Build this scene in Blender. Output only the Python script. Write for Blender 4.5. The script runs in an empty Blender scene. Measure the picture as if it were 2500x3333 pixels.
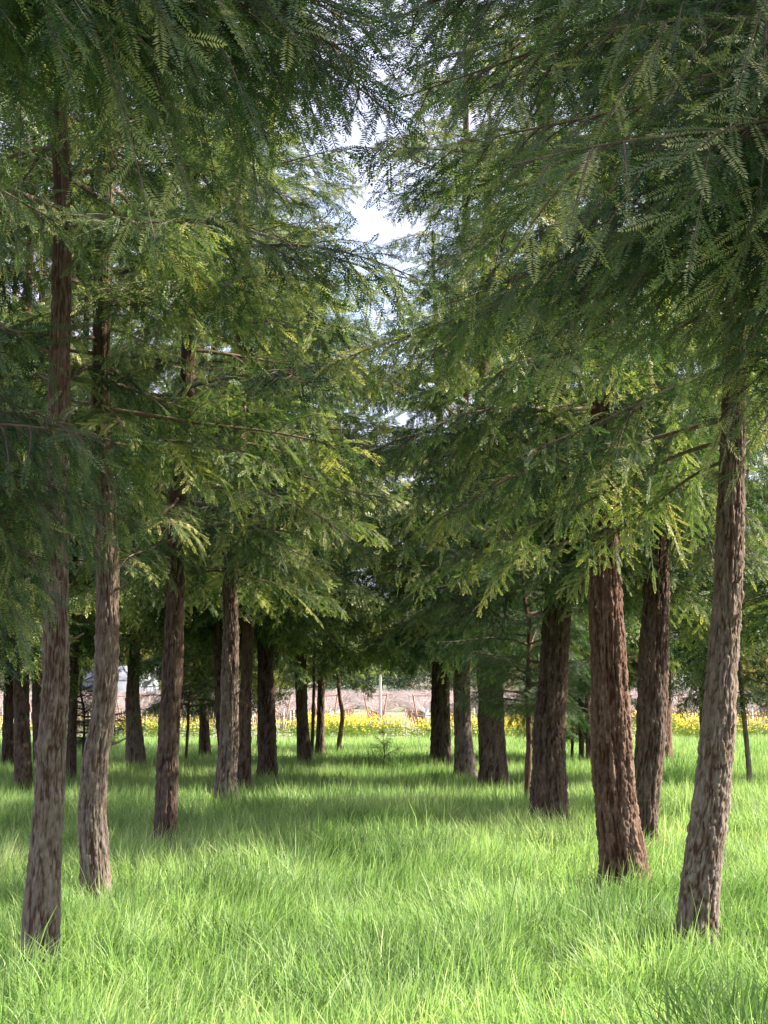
import bpy, math, random
import numpy as np
from mathutils import Vector, Matrix, Euler

S = bpy.context.scene
C = S.collection
rng = np.random.default_rng(7)
random.seed(7)
R = math.radians

# ------------------------------------------------------------------ camera, sky, sun, exposure
CAM_H, FPX, HOR = 1.6, 5000.0, 2250.0
PITCH = math.atan((HOR - 1666.5) / FPX)
cam = bpy.data.objects.new('camera', bpy.data.cameras.new('camera'))
C.objects.link(cam)
cam.location = (0, 0, CAM_H)
cam.rotation_euler = (math.pi / 2 + PITCH, 0, 0)
cam.data.sensor_fit = 'VERTICAL'
cam.data.sensor_height = 24.0
cam.data.lens = 24.0 * FPX / 3333.0
cam.data.clip_start = 0.05
cam.data.clip_end = 6000
S.camera = cam

SUN_EL = R(32)
SUN_AZ = R(98)                       # from straight behind the camera towards the right
to_sun = Vector((math.sin(SUN_AZ) * math.cos(SUN_EL), -math.cos(SUN_AZ) * math.cos(SUN_EL), math.sin(SUN_EL)))
world = bpy.data.worlds.new("World")
S.world = world
world.use_nodes = True
wn, wl = world.node_tree.nodes, world.node_tree.links
bg = wn['Background']
sky = wn.new('ShaderNodeTexSky')
sky.sky_type = 'NISHITA'
sky.sun_disc = False
sky.sun_elevation = SUN_EL
sky.sun_rotation = math.atan2(to_sun.x, to_sun.y)
sky.air_density = 1.0
sky.dust_density = 1.5
wtc = wn.new('ShaderNodeTexCoord')
wnz = wn.new('ShaderNodeTexNoise')
wnz.inputs['Scale'].default_value = 2.6
wnz.inputs['Detail'].default_value = 6
wnz.inputs['Roughness'].default_value = 0.6
wl.new(wtc.outputs['Generated'], wnz.inputs['Vector'])
wrp = wn.new('ShaderNodeValToRGB')
wrp.color_ramp.elements[0].position = 0.25
wrp.color_ramp.elements[1].position = 0.52
wl.new(wnz.outputs['Fac'], wrp.inputs['Fac'])
wmx = wn.new('ShaderNodeMixRGB')
wmx.inputs['Color2'].default_value = (3.5, 3.4, 4.5, 1)
wl.new(wrp.outputs['Color'], wmx.inputs['Fac'])
wl.new(sky.outputs['Color'], wmx.inputs['Color1'])
wl.new(wmx.outputs['Color'], bg.inputs['Color'])
bg.inputs['Strength'].default_value = 0.10

sun = bpy.data.objects.new('sun', bpy.data.lights.new('sun', 'SUN'))
C.objects.link(sun)
sun.data.energy = 5.0
sun.data.angle = R(0.6)
sun.data.color = (1.0, 0.91, 0.76)
sun.rotation_euler = (-to_sun).to_track_quat('-Z', 'Y').to_euler()
sun.location = (20, -20, 30)

vs = S.view_settings
vs.view_transform = 'Standard'
vs.look = 'None'
vs.gamma = 1.0
vs.use_curve_mapping = False
vs.exposure = 1.9
S.cycles.max_bounces = 7
S.cycles.diffuse_bounces = 4
S.cycles.glossy_bounces = 2
S.cycles.transmission_bounces = 4
S.cycles.transparent_max_bounces = 4
S.cycles.sample_clamp_indirect = 6


def at(X, Y, d):
    """point on the vertical plane y = d seen through a point of the photograph"""
    a, u = (X - 1250.0) / FPX, (1666.5 - Y) / FPX
    yw = math.cos(PITCH) - math.sin(PITCH) * u
    zw = math.sin(PITCH) + math.cos(PITCH) * u
    k = d / yw
    return np.array([a * k, d, CAM_H + zw * k])


# ------------------------------------------------------------------ noise helpers (numpy)
def _hash(ix, iy, iz, k=0):
    h = (ix.astype(np.int64) * 374761393 + iy.astype(np.int64) * 668265263 + iz.astype(np.int64) * 2147483647 + k * 974634777) & 0xffffffff
    h = ((h ^ (h >> 13)) * 1274126177) & 0xffffffff
    h = ((h ^ (h >> 16)) * 2246822519) & 0xffffffff
    return ((h ^ (h >> 15)) & 0xffffff) / float(0xffffff)


def vnoise(x, y, z=None, k=0):
    if z is None:
        z = np.zeros_like(x)
    x0, y0, z0 = np.floor(x), np.floor(y), np.floor(z)
    fx, fy, fz = x - x0, y - y0, z - z0
    fx, fy, fz = [f * f * (3 - 2 * f) for f in (fx, fy, fz)]
    out = 0
    for dx in (0, 1):
        for dy in (0, 1):
            for dz in (0, 1):
                w = (fx if dx else 1 - fx) * (fy if dy else 1 - fy) * (fz if dz else 1 - fz)
                out = out + w * _hash(x0 + dx, y0 + dy, z0 + dz, k)
    return out


def fbm(x, y, z=None, k=0, o=4):
    if z is None:
        z = np.zeros_like(x)
    a, s, t = 0.5, 0.0, 0.0
    for i in range(o):
        s = s + a * vnoise(x * 2 ** i, y * 2 ** i, z * 2 ** i, k + i)
        t += a
        a *= 0.5
    return s / t


def voro(x, y, z, k=0):
    x0, y0, z0 = np.floor(x), np.floor(y), np.floor(z)
    f1 = np.full(x.shape, 9.0)
    f2 = np.full(x.shape, 9.0)
    idc = np.zeros(x.shape)
    for dx in (-1, 0, 1):
        for dy in (-1, 0, 1):
            for dz in (-1, 0, 1):
                cx, cy, cz = x0 + dx, y0 + dy, z0 + dz
                h1 = _hash(cx, cy, cz, k)
                px = cx + h1
                py = cy + _hash(cx, cy, cz, k + 11)
                pz = cz + _hash(cx, cy, cz, k + 23)
                d = np.sqrt((px - x) ** 2 + (py - y) ** 2 + (pz - z) ** 2)
                nearer = d < f1
                f2 = np.where(nearer, f1, np.minimum(f2, d))
                idc = np.where(nearer, h1, idc)
                f1 = np.where(nearer, d, f1)
    return f1, f2, idc


# ------------------------------------------------------------------ mesh helpers
def mesh_from(name, V, F, mat, attrs=None, smooth=False):
    """V (n,3); F: array (m,k) with k 3 or 4, or list of such arrays"""
    if not isinstance(F, list):
        F = [F]
    F = [np.asarray(f, dtype=np.int32) for f in F if len(f)]
    me = bpy.data.meshes.new(name)
    V = np.asarray(V, dtype=np.float32)
    me.vertices.add(len(V))
    me.vertices.foreach_set('co', V.ravel())
    loops = np.concatenate([f.ravel() for f in F])
    tot = np.concatenate([np.full(len(f), f.shape[1], dtype=np.int32) for f in F])
    st = np.concatenate([[0], np.cumsum(tot)[:-1]]).astype(np.int32)
    me.loops.add(len(loops))
    me.loops.foreach_set('vertex_index', loops)
    me.polygons.add(len(tot))
    me.polygons.foreach_set('loop_start', st)
    if smooth:
        me.polygons.foreach_set('use_smooth', np.ones(len(tot), dtype=bool))
    for an, av in (attrs or {}).items():
        a = me.attributes.new(an, 'FLOAT', 'POINT')
        a.data.foreach_set('value', np.asarray(av, dtype=np.float32))
    if mat:
        me.materials.append(mat)
    me.update(calc_edges=True)
    return me


def link(name, me, parent=None, **props):
    o = bpy.data.objects.new(name, me)
    C.objects.link(o)
    if parent is not None:
        o.parent = parent
    for k, v in props.items():
        if v is not None:
            o[k] = v
    return o


class MB:
    """collects tubes, boxes and polygons into one mesh"""
    def __init__(self):
        self.V, self.F3, self.F4, self.T, self.n = [], [], [], [], 0

    def add(self, V, F3=None, F4=None, tint=0.5):
        V = np.asarray(V, dtype=float).reshape(-1, 3)
        self.V.append(V)
        if F3 is not None and len(F3):
            self.F3.append(np.asarray(F3) + self.n)
        if F4 is not None and len(F4):
            self.F4.append(np.asarray(F4) + self.n)
        self.T.append(np.full(len(V), tint) if np.isscalar(tint) else np.asarray(tint))
        self.n += len(V)

    def tube(self, P, r, sides=4, tint=0.5):
        P = np.asarray(P, dtype=float)
        n = len(P)
        r = np.full(n, r) if np.isscalar(r) else np.asarray(r)
        T = np.gradient(P, axis=0)
        T /= np.linalg.norm(T, axis=1)[:, None] + 1e-9
        up = np.array([0.02, 0.03, 1.0]) if abs(T[0][2]) < 0.9 else np.array([1.0, 0.02, 0.03])
        A = np.cross(T, up)
        A /= np.linalg.norm(A, axis=1)[:, None] + 1e-9
        B = np.cross(T, A)
        th = np.arange(sides) * 2 * math.pi / sides
        V = P[:, None, :] + r[:, None, None] * (np.cos(th)[None, :, None] * A[:, None, :] + np.sin(th)[None, :, None] * B[:, None, :])
        i = np.arange(n - 1)[:, None] * sides
        j = np.arange(sides)[None, :]
        j2 = (j + 1) % sides
        F = np.stack([i + j, i + j2, i + sides + j2, i + sides + j], axis=-1).reshape(-1, 4)
        self.add(V.reshape(-1, 3), F4=F, tint=tint)

    def box(self, c, s, tint=0.5, rz=0.0):
        c = np.asarray(c, dtype=float)
        q = np.array([[x, y, z] for x in (-.5, .5) for y in (-.5, .5) for z in (-.5, .5)]) * np.asarray(s)
        if rz:
            cs, sn = math.cos(rz), math.sin(rz)
            q = np.stack([q[:, 0] * cs - q[:, 1] * sn, q[:, 0] * sn + q[:, 1] * cs, q[:, 2]], 1)
        self.add(q + c, F4=[(0, 1, 3, 2), (4, 6, 7, 5), (0, 4, 5, 1), (2, 3, 7, 6), (0, 2, 6, 4), (1, 5, 7, 3)], tint=tint)

    def mesh(self, name, mat, smooth=False):
        V = np.concatenate(self.V)
        F = []
        if self.F3:
            F.append(np.concatenate(self.F3))
        if self.F4:
            F.append(np.concatenate(self.F4))
        return mesh_from(name, V, F, mat, {'tint': np.concatenate(self.T)}, smooth)


# ------------------------------------------------------------------ materials
def new_mat(name):
    m = bpy.data.materials.new(name)
    m.use_nodes = True
    nt = m.node_tree
    nt.nodes.clear()
    return m, nt.nodes, nt.links


def ramp(N, L, src, stops):
    r = N.new('ShaderNodeValToRGB')
    cr = r.color_ramp
    while len(cr.elements) < len(stops):
        cr.elements.new(0.5)
    for e, (p, c) in zip(cr.elements, stops):
        e.position = p
        e.color = (c[0], c[1], c[2], 1)
    L.new(src, r.inputs['Fac'])
    return r.outputs['Color']


def attr(N, name):
    a = N.new('ShaderNodeAttribute')
    a.attribute_name = name
    return a.outputs['Fac']


def mathn(N, L, op, a, b):
    m = N.new('ShaderNodeMath')
    m.operation = op
    for i, v in enumerate((a, b)):
        if isinstance(v, (int, float)):
            m.inputs[i].default_value = v
        else:
            L.new(v, m.inputs[i])
    return m.outputs[0]


def leaf_mat(name, stops, trans=0.35, tgain=(1.5, 1.6, 0.9), rough=0.55, spec=0.25, objrand=0.25, noise=None):
    m, N, L = new_mat(name)
    f = attr(N, 'tint')
    if objrand:
        oi = N.new('ShaderNodeObjectInfo')
        q = mathn(N, L, 'SUBTRACT', oi.outputs['Random'], 0.5)
        q = mathn(N, L, 'MULTIPLY', q, objrand)
        f = mathn(N, L, 'ADD', f, q)
    if noise:
        g = N.new('ShaderNodeNewGeometry')
        nz = N.new('ShaderNodeTexNoise')
        nz.inputs['Scale'].default_value = noise[0]
        nz.inputs['Detail'].default_value = 4
        L.new(g.outputs['Position'], nz.inputs['Vector'])
        q = mathn(N, L, 'SUBTRACT', nz.outputs['Fac'], 0.5)
        f = mathn(N, L, 'ADD', f, mathn(N, L, 'MULTIPLY', q, noise[1]))
    col = ramp(N, L, f, stops)
    p = N.new('ShaderNodeBsdfPrincipled')
    L.new(col, p.inputs['Base Color'])
    p.inputs['Roughness'].default_value = rough
    p.inputs['Specular IOR Level'].default_value = spec
    t = N.new('ShaderNodeBsdfTranslucent')
    g2 = N.new('ShaderNodeMixRGB')
    g2.blend_type = 'MULTIPLY'
    g2.inputs['Fac'].default_value = 1
    g2.inputs['Color2'].default_value = (*tgain, 1)
    L.new(col, g2.inputs['Color1'])
    L.new(g2.outputs[0], t.inputs['Color'])
    mx = N.new('ShaderNodeMixShader')
    mx.inputs['Fac'].default_value = trans
    L.new(p.outputs[0], mx.inputs[1])
    L.new(t.outputs[0], mx.inputs[2])
    o = N.new('ShaderNodeOutputMaterial')
    L.new(mx.outputs[0], o.inputs[0])
    return m


def bark_mat(name, plate, inner_shade, lich):
    m, N, L = new_mat(name)
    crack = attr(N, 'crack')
    cell = attr(N, 'cell')
    g = N.new('ShaderNodeNewGeometry')
    mp = N.new('ShaderNodeMapping')
    mp.inputs['Scale'].default_value = (1, 1, 0.28)
    L.new(g.outputs['Position'], mp.inputs['Vector'])
    n1 = N.new('ShaderNodeTexNoise')
    n1.inputs['Scale'].default_value = 60
    n1.inputs['Detail'].default_value = 6
    L.new(mp.outputs[0], n1.inputs['Vector'])
    n2 = N.new('ShaderNodeTexNoise')
    n2.inputs['Scale'].default_value = 5
    n2.inputs['Detail'].default_value = 5
    L.new(mp.outputs[0], n2.inputs['Vector'])
    base = ramp(N, L, mathn(N, L, 'ADD', mathn(N, L, 'MULTIPLY', cell, 0.16), mathn(N, L, 'MULTIPLY', n1.outputs['Fac'], 0.85)),
                [(0.2, plate[0]), (0.55, plate[1]), (0.9, plate[2])])
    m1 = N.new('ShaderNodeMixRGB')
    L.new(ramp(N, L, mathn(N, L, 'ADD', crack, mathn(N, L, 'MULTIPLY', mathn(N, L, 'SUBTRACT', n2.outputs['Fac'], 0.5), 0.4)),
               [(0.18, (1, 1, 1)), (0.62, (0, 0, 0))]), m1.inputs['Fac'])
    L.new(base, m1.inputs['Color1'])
    m1.inputs['Color2'].default_value = (*inner_shade, 1)  # red-brown inner bark in the furrows, darkened further to paint in recess shade
    n3 = N.new('ShaderNodeTexNoise')
    n3.inputs['Scale'].default_value = 14
    n3.inputs['Detail'].default_value = 5
    L.new(g.outputs['Position'], n3.inputs['Vector'])
    m2 = N.new('ShaderNodeMixRGB')
    L.new(ramp(N, L, mathn(N, L, 'MULTIPLY', n3.outputs['Fac'], crack), [(0.48, (0, 0, 0)), (0.66, (0.55, 0.55, 0.55))]), m2.inputs['Fac'])
    L.new(m1.outputs[0], m2.inputs['Color1'])
    m2.inputs['Color2'].default_value = (*lich, 1)
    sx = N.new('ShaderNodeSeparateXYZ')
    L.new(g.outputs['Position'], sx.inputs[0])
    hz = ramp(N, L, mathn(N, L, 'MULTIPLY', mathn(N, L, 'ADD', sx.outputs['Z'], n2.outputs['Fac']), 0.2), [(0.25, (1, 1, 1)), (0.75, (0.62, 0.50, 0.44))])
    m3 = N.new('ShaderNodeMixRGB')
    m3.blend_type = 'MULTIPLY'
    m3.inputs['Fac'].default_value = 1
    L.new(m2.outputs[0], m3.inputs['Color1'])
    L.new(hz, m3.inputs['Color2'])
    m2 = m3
    p = N.new('ShaderNodeBsdfPrincipled')
    p.inputs['Roughness'].default_value = 0.85
    p.inputs['Specular IOR Level'].default_value = 0.15
    L.new(m2.outputs[0], p.inputs['Base Color'])
    b = N.new('ShaderNodeBump')
    b.inputs['Strength'].default_value = 0.9
    b.inputs['Distance'].default_value = 0.012
    L.new(n1.outputs['Fac'], b.inputs['Height'])
    L.new(b.outputs[0], p.inputs['Normal'])
    o = N.new('ShaderNodeOutputMaterial')
    L.new(p.outputs[0], o.inputs[0])
    return m


def plain_mat(name, stops, rough=0.8, scale=8.0, bump=0.0):
    m, N, L = new_mat(name)
    g = N.new('ShaderNodeNewGeometry')
    nz = N.new('ShaderNodeTexNoise')
    nz.inputs['Scale'].default_value = scale
    nz.inputs['Detail'].default_value = 6
    L.new(g.outputs['Position'], nz.inputs['Vector'])
    col = ramp(N, L, nz.outputs['Fac'], stops)
    p = N.new('ShaderNodeBsdfPrincipled')
    p.inputs['Roughness'].default_value = rough
    L.new(col, p.inputs['Base Color'])
    if bump:
        b = N.new('ShaderNodeBump')
        b.inputs['Strength'].default_value = 0.8
        b.inputs['Distance'].default_value = bump
        L.new(nz.outputs['Fac'], b.inputs['Height'])
        L.new(b.outputs[0], p.inputs['Normal'])
    o = N.new('ShaderNodeOutputMaterial')
    L.new(p.outputs[0], o.inputs[0])
    return m


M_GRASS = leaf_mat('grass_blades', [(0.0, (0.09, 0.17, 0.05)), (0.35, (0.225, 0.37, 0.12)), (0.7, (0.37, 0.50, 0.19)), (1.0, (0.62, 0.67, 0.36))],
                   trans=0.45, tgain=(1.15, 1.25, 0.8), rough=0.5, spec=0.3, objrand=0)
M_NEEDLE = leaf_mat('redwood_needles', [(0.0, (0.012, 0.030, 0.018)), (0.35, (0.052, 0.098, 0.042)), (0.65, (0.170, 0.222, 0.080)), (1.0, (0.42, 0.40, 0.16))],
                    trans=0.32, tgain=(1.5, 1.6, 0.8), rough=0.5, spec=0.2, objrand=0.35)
M_NEEDLE_SHADE = leaf_mat('shade_toned_redwood_needles', [(0.0, (0.012, 0.034, 0.020)), (0.4, (0.046, 0.088, 0.038)), (0.75, (0.125, 0.170, 0.064)), (1.0, (0.36, 0.36, 0.16))],
                          trans=0.25, tgain=(1.4, 1.6, 0.9), rough=0.45, spec=0.3, objrand=0.3)  # darker needle copy, the shade among the near boughs put into its colour
M_NEEDLE_BLUE = leaf_mat('young_redwood_needles', [(0.0, (0.022, 0.052, 0.026)), (0.5, (0.055, 0.11, 0.045)), (1.0, (0.15, 0.21, 0.08))],
                         trans=0.35, tgain=(1.4, 1.6, 0.9), rough=0.5, spec=0.3, objrand=0.3)
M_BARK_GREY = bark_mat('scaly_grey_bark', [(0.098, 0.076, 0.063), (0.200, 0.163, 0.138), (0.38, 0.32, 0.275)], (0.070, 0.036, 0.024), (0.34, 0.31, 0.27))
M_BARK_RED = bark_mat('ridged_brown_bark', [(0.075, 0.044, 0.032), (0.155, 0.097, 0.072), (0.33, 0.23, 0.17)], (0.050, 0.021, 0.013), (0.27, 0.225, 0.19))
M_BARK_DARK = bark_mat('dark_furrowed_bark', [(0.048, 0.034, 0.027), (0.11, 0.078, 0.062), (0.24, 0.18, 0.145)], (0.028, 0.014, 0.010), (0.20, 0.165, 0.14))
M_TWIG = plain_mat('twig_bark', [(0.3, (0.07, 0.042, 0.028)), (0.7, (0.17, 0.11, 0.075))], 0.8, 30)
M_SOIL = plain_mat('grassy_soil', [(0.3, (0.045, 0.085, 0.022)), (0.7, (0.09, 0.16, 0.04))], 0.95, 3, 0.02)
M_FIELD = plain_mat('vineyard_soil', [(0.3, (0.20, 0.19, 0.13)), (0.7, (0.30, 0.32, 0.18))], 0.95, 0.8, 0.02)

# ------------------------------------------------------------------ ground, field, hills
def sheet(name, x0, x1, y0, y1, z, nx, ny, mat, und=0.0, **pr):
    X, Y = np.meshgrid(np.linspace(x0, x1, nx), np.linspace(y0, y1, ny))
    Z = np.full(X.shape, float(z)) + (und * (fbm(X * 0.5, Y * 0.5, k=3) - 0.5) if und else 0)
    V = np.stack([X, Y, Z], -1).reshape(-1, 3)
    i = (np.arange(ny - 1)[:, None] * nx + np.arange(nx - 1)[None, :]).ravel()
    F = np.stack([i, i + 1, i + nx + 1, i + nx], 1)
    return link(name, mesh_from(name, V, F, mat, smooth=True), kind='structure', **pr)


sheet('ground', -3000, 3000, -3000, 3500, -0.06, 30, 30, M_FIELD)
sheet('grove_floor', -34, 34, -14, 50.5, 0.0, 90, 90, M_SOIL, 0.05)


def hill(name, y, h, w, seed, mat):
    x = np.linspace(-w, w, 90)
    rows, prof = [], [0, .35, .7, .92, 1.0]
    for j, q in enumerate(prof):
        z = -1 + q * h * (0.35 + 1.2 * fbm(x * 0.004 + seed, x * 0 + seed, k=seed)) + (6 * fbm(x * .05, x * 0 + j, k=seed) * q)
        rows.append(np.stack([x, np.full_like(x, y + j * h * 1.3), z], -1))
    V = np.concatenate(rows)
    n = len(x)
    i = (np.arange(len(prof) - 1)[:, None] * n + np.arange(n - 1)[None, :]).ravel()
    link(name, mesh_from(name, V, np.stack([i, i + 1, i + n + 1, i + n], 1), mat, smooth=True), kind='structure')


M_HILL = plain_mat('wooded_hill', [(0.3, (0.10, 0.13, 0.10)), (0.7, (0.26, 0.25, 0.17))], 0.95, 0.06)
hill('hills', 900, 60, 1500, 5, M_HILL)


# ------------------------------------------------------------------ grass
def grass_field():
    V_all, F_tri, F_quad, T_all, n0 = [], [], [], [], 0
    # bands: y0, y1, blades per square metre, levels, width, extra margin
    for (y0, y1, dens, lev, wid, mar) in ((4.6, 11.0, 2200, 3, 0.0066, 0.9), (11.0, 20.0, 1150, 2, 0.0085, 1.3),
                                          (20.0, 32.0, 420, 1, 0.013, 2.0), (32.0, 49.5, 230, 1, 0.019, 3.0)):
        area = (y1 - y0) * ((0.27 * (y0 + y1) / 2 + mar) * 2)
        n = int(area * dens * 1.35)
        y = rng.uniform(y0, y1, n)
        x = rng.uniform(-1, 1, n) * (0.27 * y1 + mar)
        k = np.abs(x) < 0.27 * y + mar
        cl = fbm(x * 2.2, y * 2.2, k=5, o=3)
        k &= rng.random(n) < 0.25 + 1.4 * cl
        x, y, cl = x[k], y[k], cl[k]
        n = len(x)
        big = fbm(x * 0.35, y * 0.35, k=9, o=2)
        h = (0.09 + 0.40 * cl ** 1.3 + 0.16 * big) * rng.uniform(0.65, 1.25, n)
        h = h * (0.8 if y0 >= 20 else 1.0)
        tall = rng.random(n) < 0.012
        h = np.where(tall, h * 1.45, h)
        ld = fbm(x * 0.9, y * 0.9, k=15, o=2) * 14.0 + rng.normal(0, 0.9, n)
        bend = np.clip(rng.gamma(2.4, 0.24, n), 0.05, 1.5) * np.where(tall, 0.7, 1.0)
        lx, ly = np.cos(ld), np.sin(ld)
        phi = rng.uniform(0, math.pi, n)
        wx, wy = np.cos(phi), np.sin(phi)
        w = wid * rng.uniform(0.6, 1.3, n)
        t = np.clip(0.30 + 0.7 * (fbm(x * 1.6, y * 1.6, k=33, o=3) - 0.5) + 0.6 * (fbm(x * .5, y * .3, k=35, o=2) - 0.5) + rng.normal(0, 0.19, n), 0, 1)
        straw = rng.random(n) < 0.02
        t = np.where(straw, 1.0, t)

        def P(s):
            c = bend * s * s
            r = np.stack([x + lx * h * c, y + ly * h * c, h * (s - 0.42 * bend * s * s)], 1)
            return r
        W = np.stack([wx, wy, np.zeros(n)], 1) * w[:, None] * 0.5
        ss = {3: [0, .4, .75, 1.0], 2: [0, .55, 1.0], 1: [0, 1.0]}[lev]
        vs_, ts_ = [], []
        for q, s in enumerate(ss[:-1]):
            ww = W * (1 - 0.35 * s)
            p = P(s)
            vs_ += [p - ww, p + ww]
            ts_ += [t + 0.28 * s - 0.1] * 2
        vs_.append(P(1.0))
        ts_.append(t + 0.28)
        m = len(vs_)
        V = np.stack(vs_, 1).reshape(-1, 3)
        base = n0 + np.arange(n)[:, None] * m
        for q in range(len(ss) - 2):
            F_quad.append(base + np.array([[2 * q, 2 * q + 1, 2 * q + 3, 2 * q + 2]]))
        q = len(ss) - 2
        F_tri.append(base + np.array([[2 * q, 2 * q + 1, 2 * q + 2]]))
        V_all.append(V)
        T_all.append(np.stack(ts_, 1).ravel())
        n0 += len(V)
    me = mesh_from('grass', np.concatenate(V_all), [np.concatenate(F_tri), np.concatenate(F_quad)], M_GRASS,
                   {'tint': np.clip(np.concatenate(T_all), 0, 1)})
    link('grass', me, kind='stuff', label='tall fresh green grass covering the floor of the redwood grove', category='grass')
    return len(me.polygons)


NG = grass_field()


# ------------------------------------------------------------------ boughs (limb + needles)
def needles(shoots, nsp, nlen, nw, r):
    """shoots: list of (p, t, nrm, length, tint). diamonds along both sides"""
    Vs, Ts = [], []
    for (p, t, nrm, L_, tint) in shoots:
        k = max(3, int(L_ / nsp))
        s = (np.arange(k) + 0.5) / k
        t = t / np.linalg.norm(t)
        b = np.cross(nrm, t)
        b /= np.linalg.norm(b) + 1e-9
        nn = np.cross(t, b)
        pos = p + t * (s * L_)[:, None] + np.array([0, 0, -1.0]) * (0.12 * L_ * s * s)[:, None]
        prof = np.clip(0.45 + 1.6 * s, 0, 1) * np.clip(0.38 + 2.6 * (1 - s), 0, 1)
        for sg in (-1, 1):
            ang = 0.50 + r.normal(0, 0.10, k)
            up = r.normal(0.0, 0.16, k)
            d = t * ang[:, None] + b * (sg * np.sqrt(1 - np.clip(ang, 0, .9) ** 2))[:, None] + nn * up[:, None]
            ln = nlen * prof * r.uniform(0.85, 1.12, k)
            wv = t[None, :] * nw * 0.5
            p0 = pos
            pm = pos + d * (ln * 0.45)[:, None]
            p2 = pos + d * ln[:, None]
            Vs.append(np.stack([p0, pm + wv, p2, pm - wv], 1).reshape(-1, 3))
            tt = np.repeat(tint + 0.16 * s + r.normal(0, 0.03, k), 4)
            Ts.append(tt)
        # terminal needle
        e = pos[-1]
        Vs.append(np.stack([e, e + t * nlen * .4 + b * nw * .5, e + t * nlen * .8, e + t * nlen * .4 - b * nw * .5]))
        Ts.append(np.full(4, tint + .2))
    V = np.concatenate(Vs)
    T = np.clip(np.concatenate(Ts), 0, 1)
    F = np.arange(len(V)).reshape(-1, 4)
    return V, F, T


def prof_len(s):
    return (min(1.0, (s + 0.10) / 0.35)) ** 0.7 * (max(0.0, 1.04 - s) / 0.72) ** 0.75 if s > 0.32 else (s + 0.10) / 0.42


def bough_geo(seed, L_, sec_sp, ter_sp, nsp, nlen, nw, droop=0.30, rise=0.10, hang=0.5, rlimb=0.013, twig=True, ter_len=0.13, sec=0.36, start=0.14):
    r = np.random.default_rng(seed)
    mb = MB()
    shoots = []
    wob = r.normal(0, 0.05, 2)

    def main(s):
        return np.array([L_ * s, L_ * (wob[0] * math.sin(3 * s) + wob[1] * math.sin(7 * s + 1) * s), L_ * (rise * s - droop * s * s) + 0.03 * L_ * math.sin(5 * s + seed)])
    ms = np.linspace(0, 1, 14)
    mb.tube(np.array([main(s) for s in ms]), rlimb * (1.02 - ms) * L_ ** 0.5 + 0.0015, 5)
    s, side = start, 1
    while s < 0.985:
        p = main(s)
        ax = main(min(1, s + .02)) - main(s - .02)
        ax /= np.linalg.norm(ax)
        sd = np.cross(np.array([0, 0, 1.0]), ax) * side
        ls = L_ * sec * prof_len(s) * r.uniform(0.65, 1.15)
        a = R(r.uniform(42, 66))
        d = ax * math.cos(a) + sd * math.sin(a) + np.array([0, 0, r.uniform(-0.55, 0.30)])
        d /= np.linalg.norm(d)
        dr = hang * r.uniform(0.4, 1.3)
        curl = r.normal(0, 0.12)
        nsec = np.array([0, 0, 1.0]) + r.normal(0, 0.55, 3)
        tsec = r.normal(0, 0.23)

        def secp(q, p=p, d=d, ls=ls, dr=dr, curl=curl, sd=sd):
            return p + d * ls * q + np.array([0, 0, -1.0]) * dr * ls * q * q + ax * curl * ls * q * q
        qs = np.linspace(0, 1, 5)
        if twig:
            mb.tube(np.array([secp(q) for q in qs]), (0.0030 * (1.1 - qs) + 0.0006) * min(1.5, L_ / 2 + .3), 3)
        nt = max(2, int(ls / ter_sp))
        ts2 = 1
        for i in range(nt):
            q = (i + 0.6) / nt
            pp = secp(q)
            dd = secp(min(1, q + .03)) - secp(q - .03)
            dd /= np.linalg.norm(dd)
            nn = nsec + r.normal(0, 0.14, 3)
            sv = np.cross(nn, dd) * ts2
            sv /= np.linalg.norm(sv) + 1e-9
            a2 = R(r.uniform(38, 62))
            lt = ter_len * r.uniform(0.55, 1.25) * (0.55 + 0.6 * math.sin(math.pi * min(1, q * .75 + .2)))
            td = dd * math.cos(a2) + sv * math.sin(a2) + np.array([0, 0, -1.0]) * r.uniform(0, 0.5) * hang
            td /= np.linalg.norm(td)
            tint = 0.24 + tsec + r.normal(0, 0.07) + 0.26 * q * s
            shoots.append((pp, td, nn + r.normal(0, 0.18, 3), lt, tint))
            ts2 = -ts2
        for q0, q1 in ((.12, .34), (.34, .56), (.56, .82)):
            a0, a1 = secp(q0), secp(q1)
            ll = np.linalg.norm(a1 - a0)
            if ll > nsp * 3:
                shoots.append((a0, a1 - a0, nsec + r.normal(0, .2, 3), ll, 0.25 + tsec + .2 * q0))
        e = secp(0.82)
        dd = secp(1.0) - e
        shoots.append((e, dd, np.array([0, 0, 1.0]) + r.normal(0, .4, 3), max(0.07, np.linalg.norm(dd) + 0.05), 0.5 + r.normal(0, .1)))
        s += sec_sp / L_ * r.uniform(0.7, 1.3)
        side = -side
    V, F, T = needles(shoots, nsp, nlen, nw, r)
    return mb, (V, F, T)


def bough_meshes(tag_, n, mats=(None,), **kw):
    out = []
    for i in range(n):
        mb, (V, F, T) = bough_geo(101 + i * 17 + hash_small(tag_), **kw)
        limb = mb.mesh('bough_' + tag_, M_TWIG, True)
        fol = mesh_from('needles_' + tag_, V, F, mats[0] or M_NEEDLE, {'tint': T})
        out.append((limb, fol, kw['L_']))
    return out


def hash_small(s):
    return sum(ord(c) * (i + 3) for i, c in enumerate(s)) % 997


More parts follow.
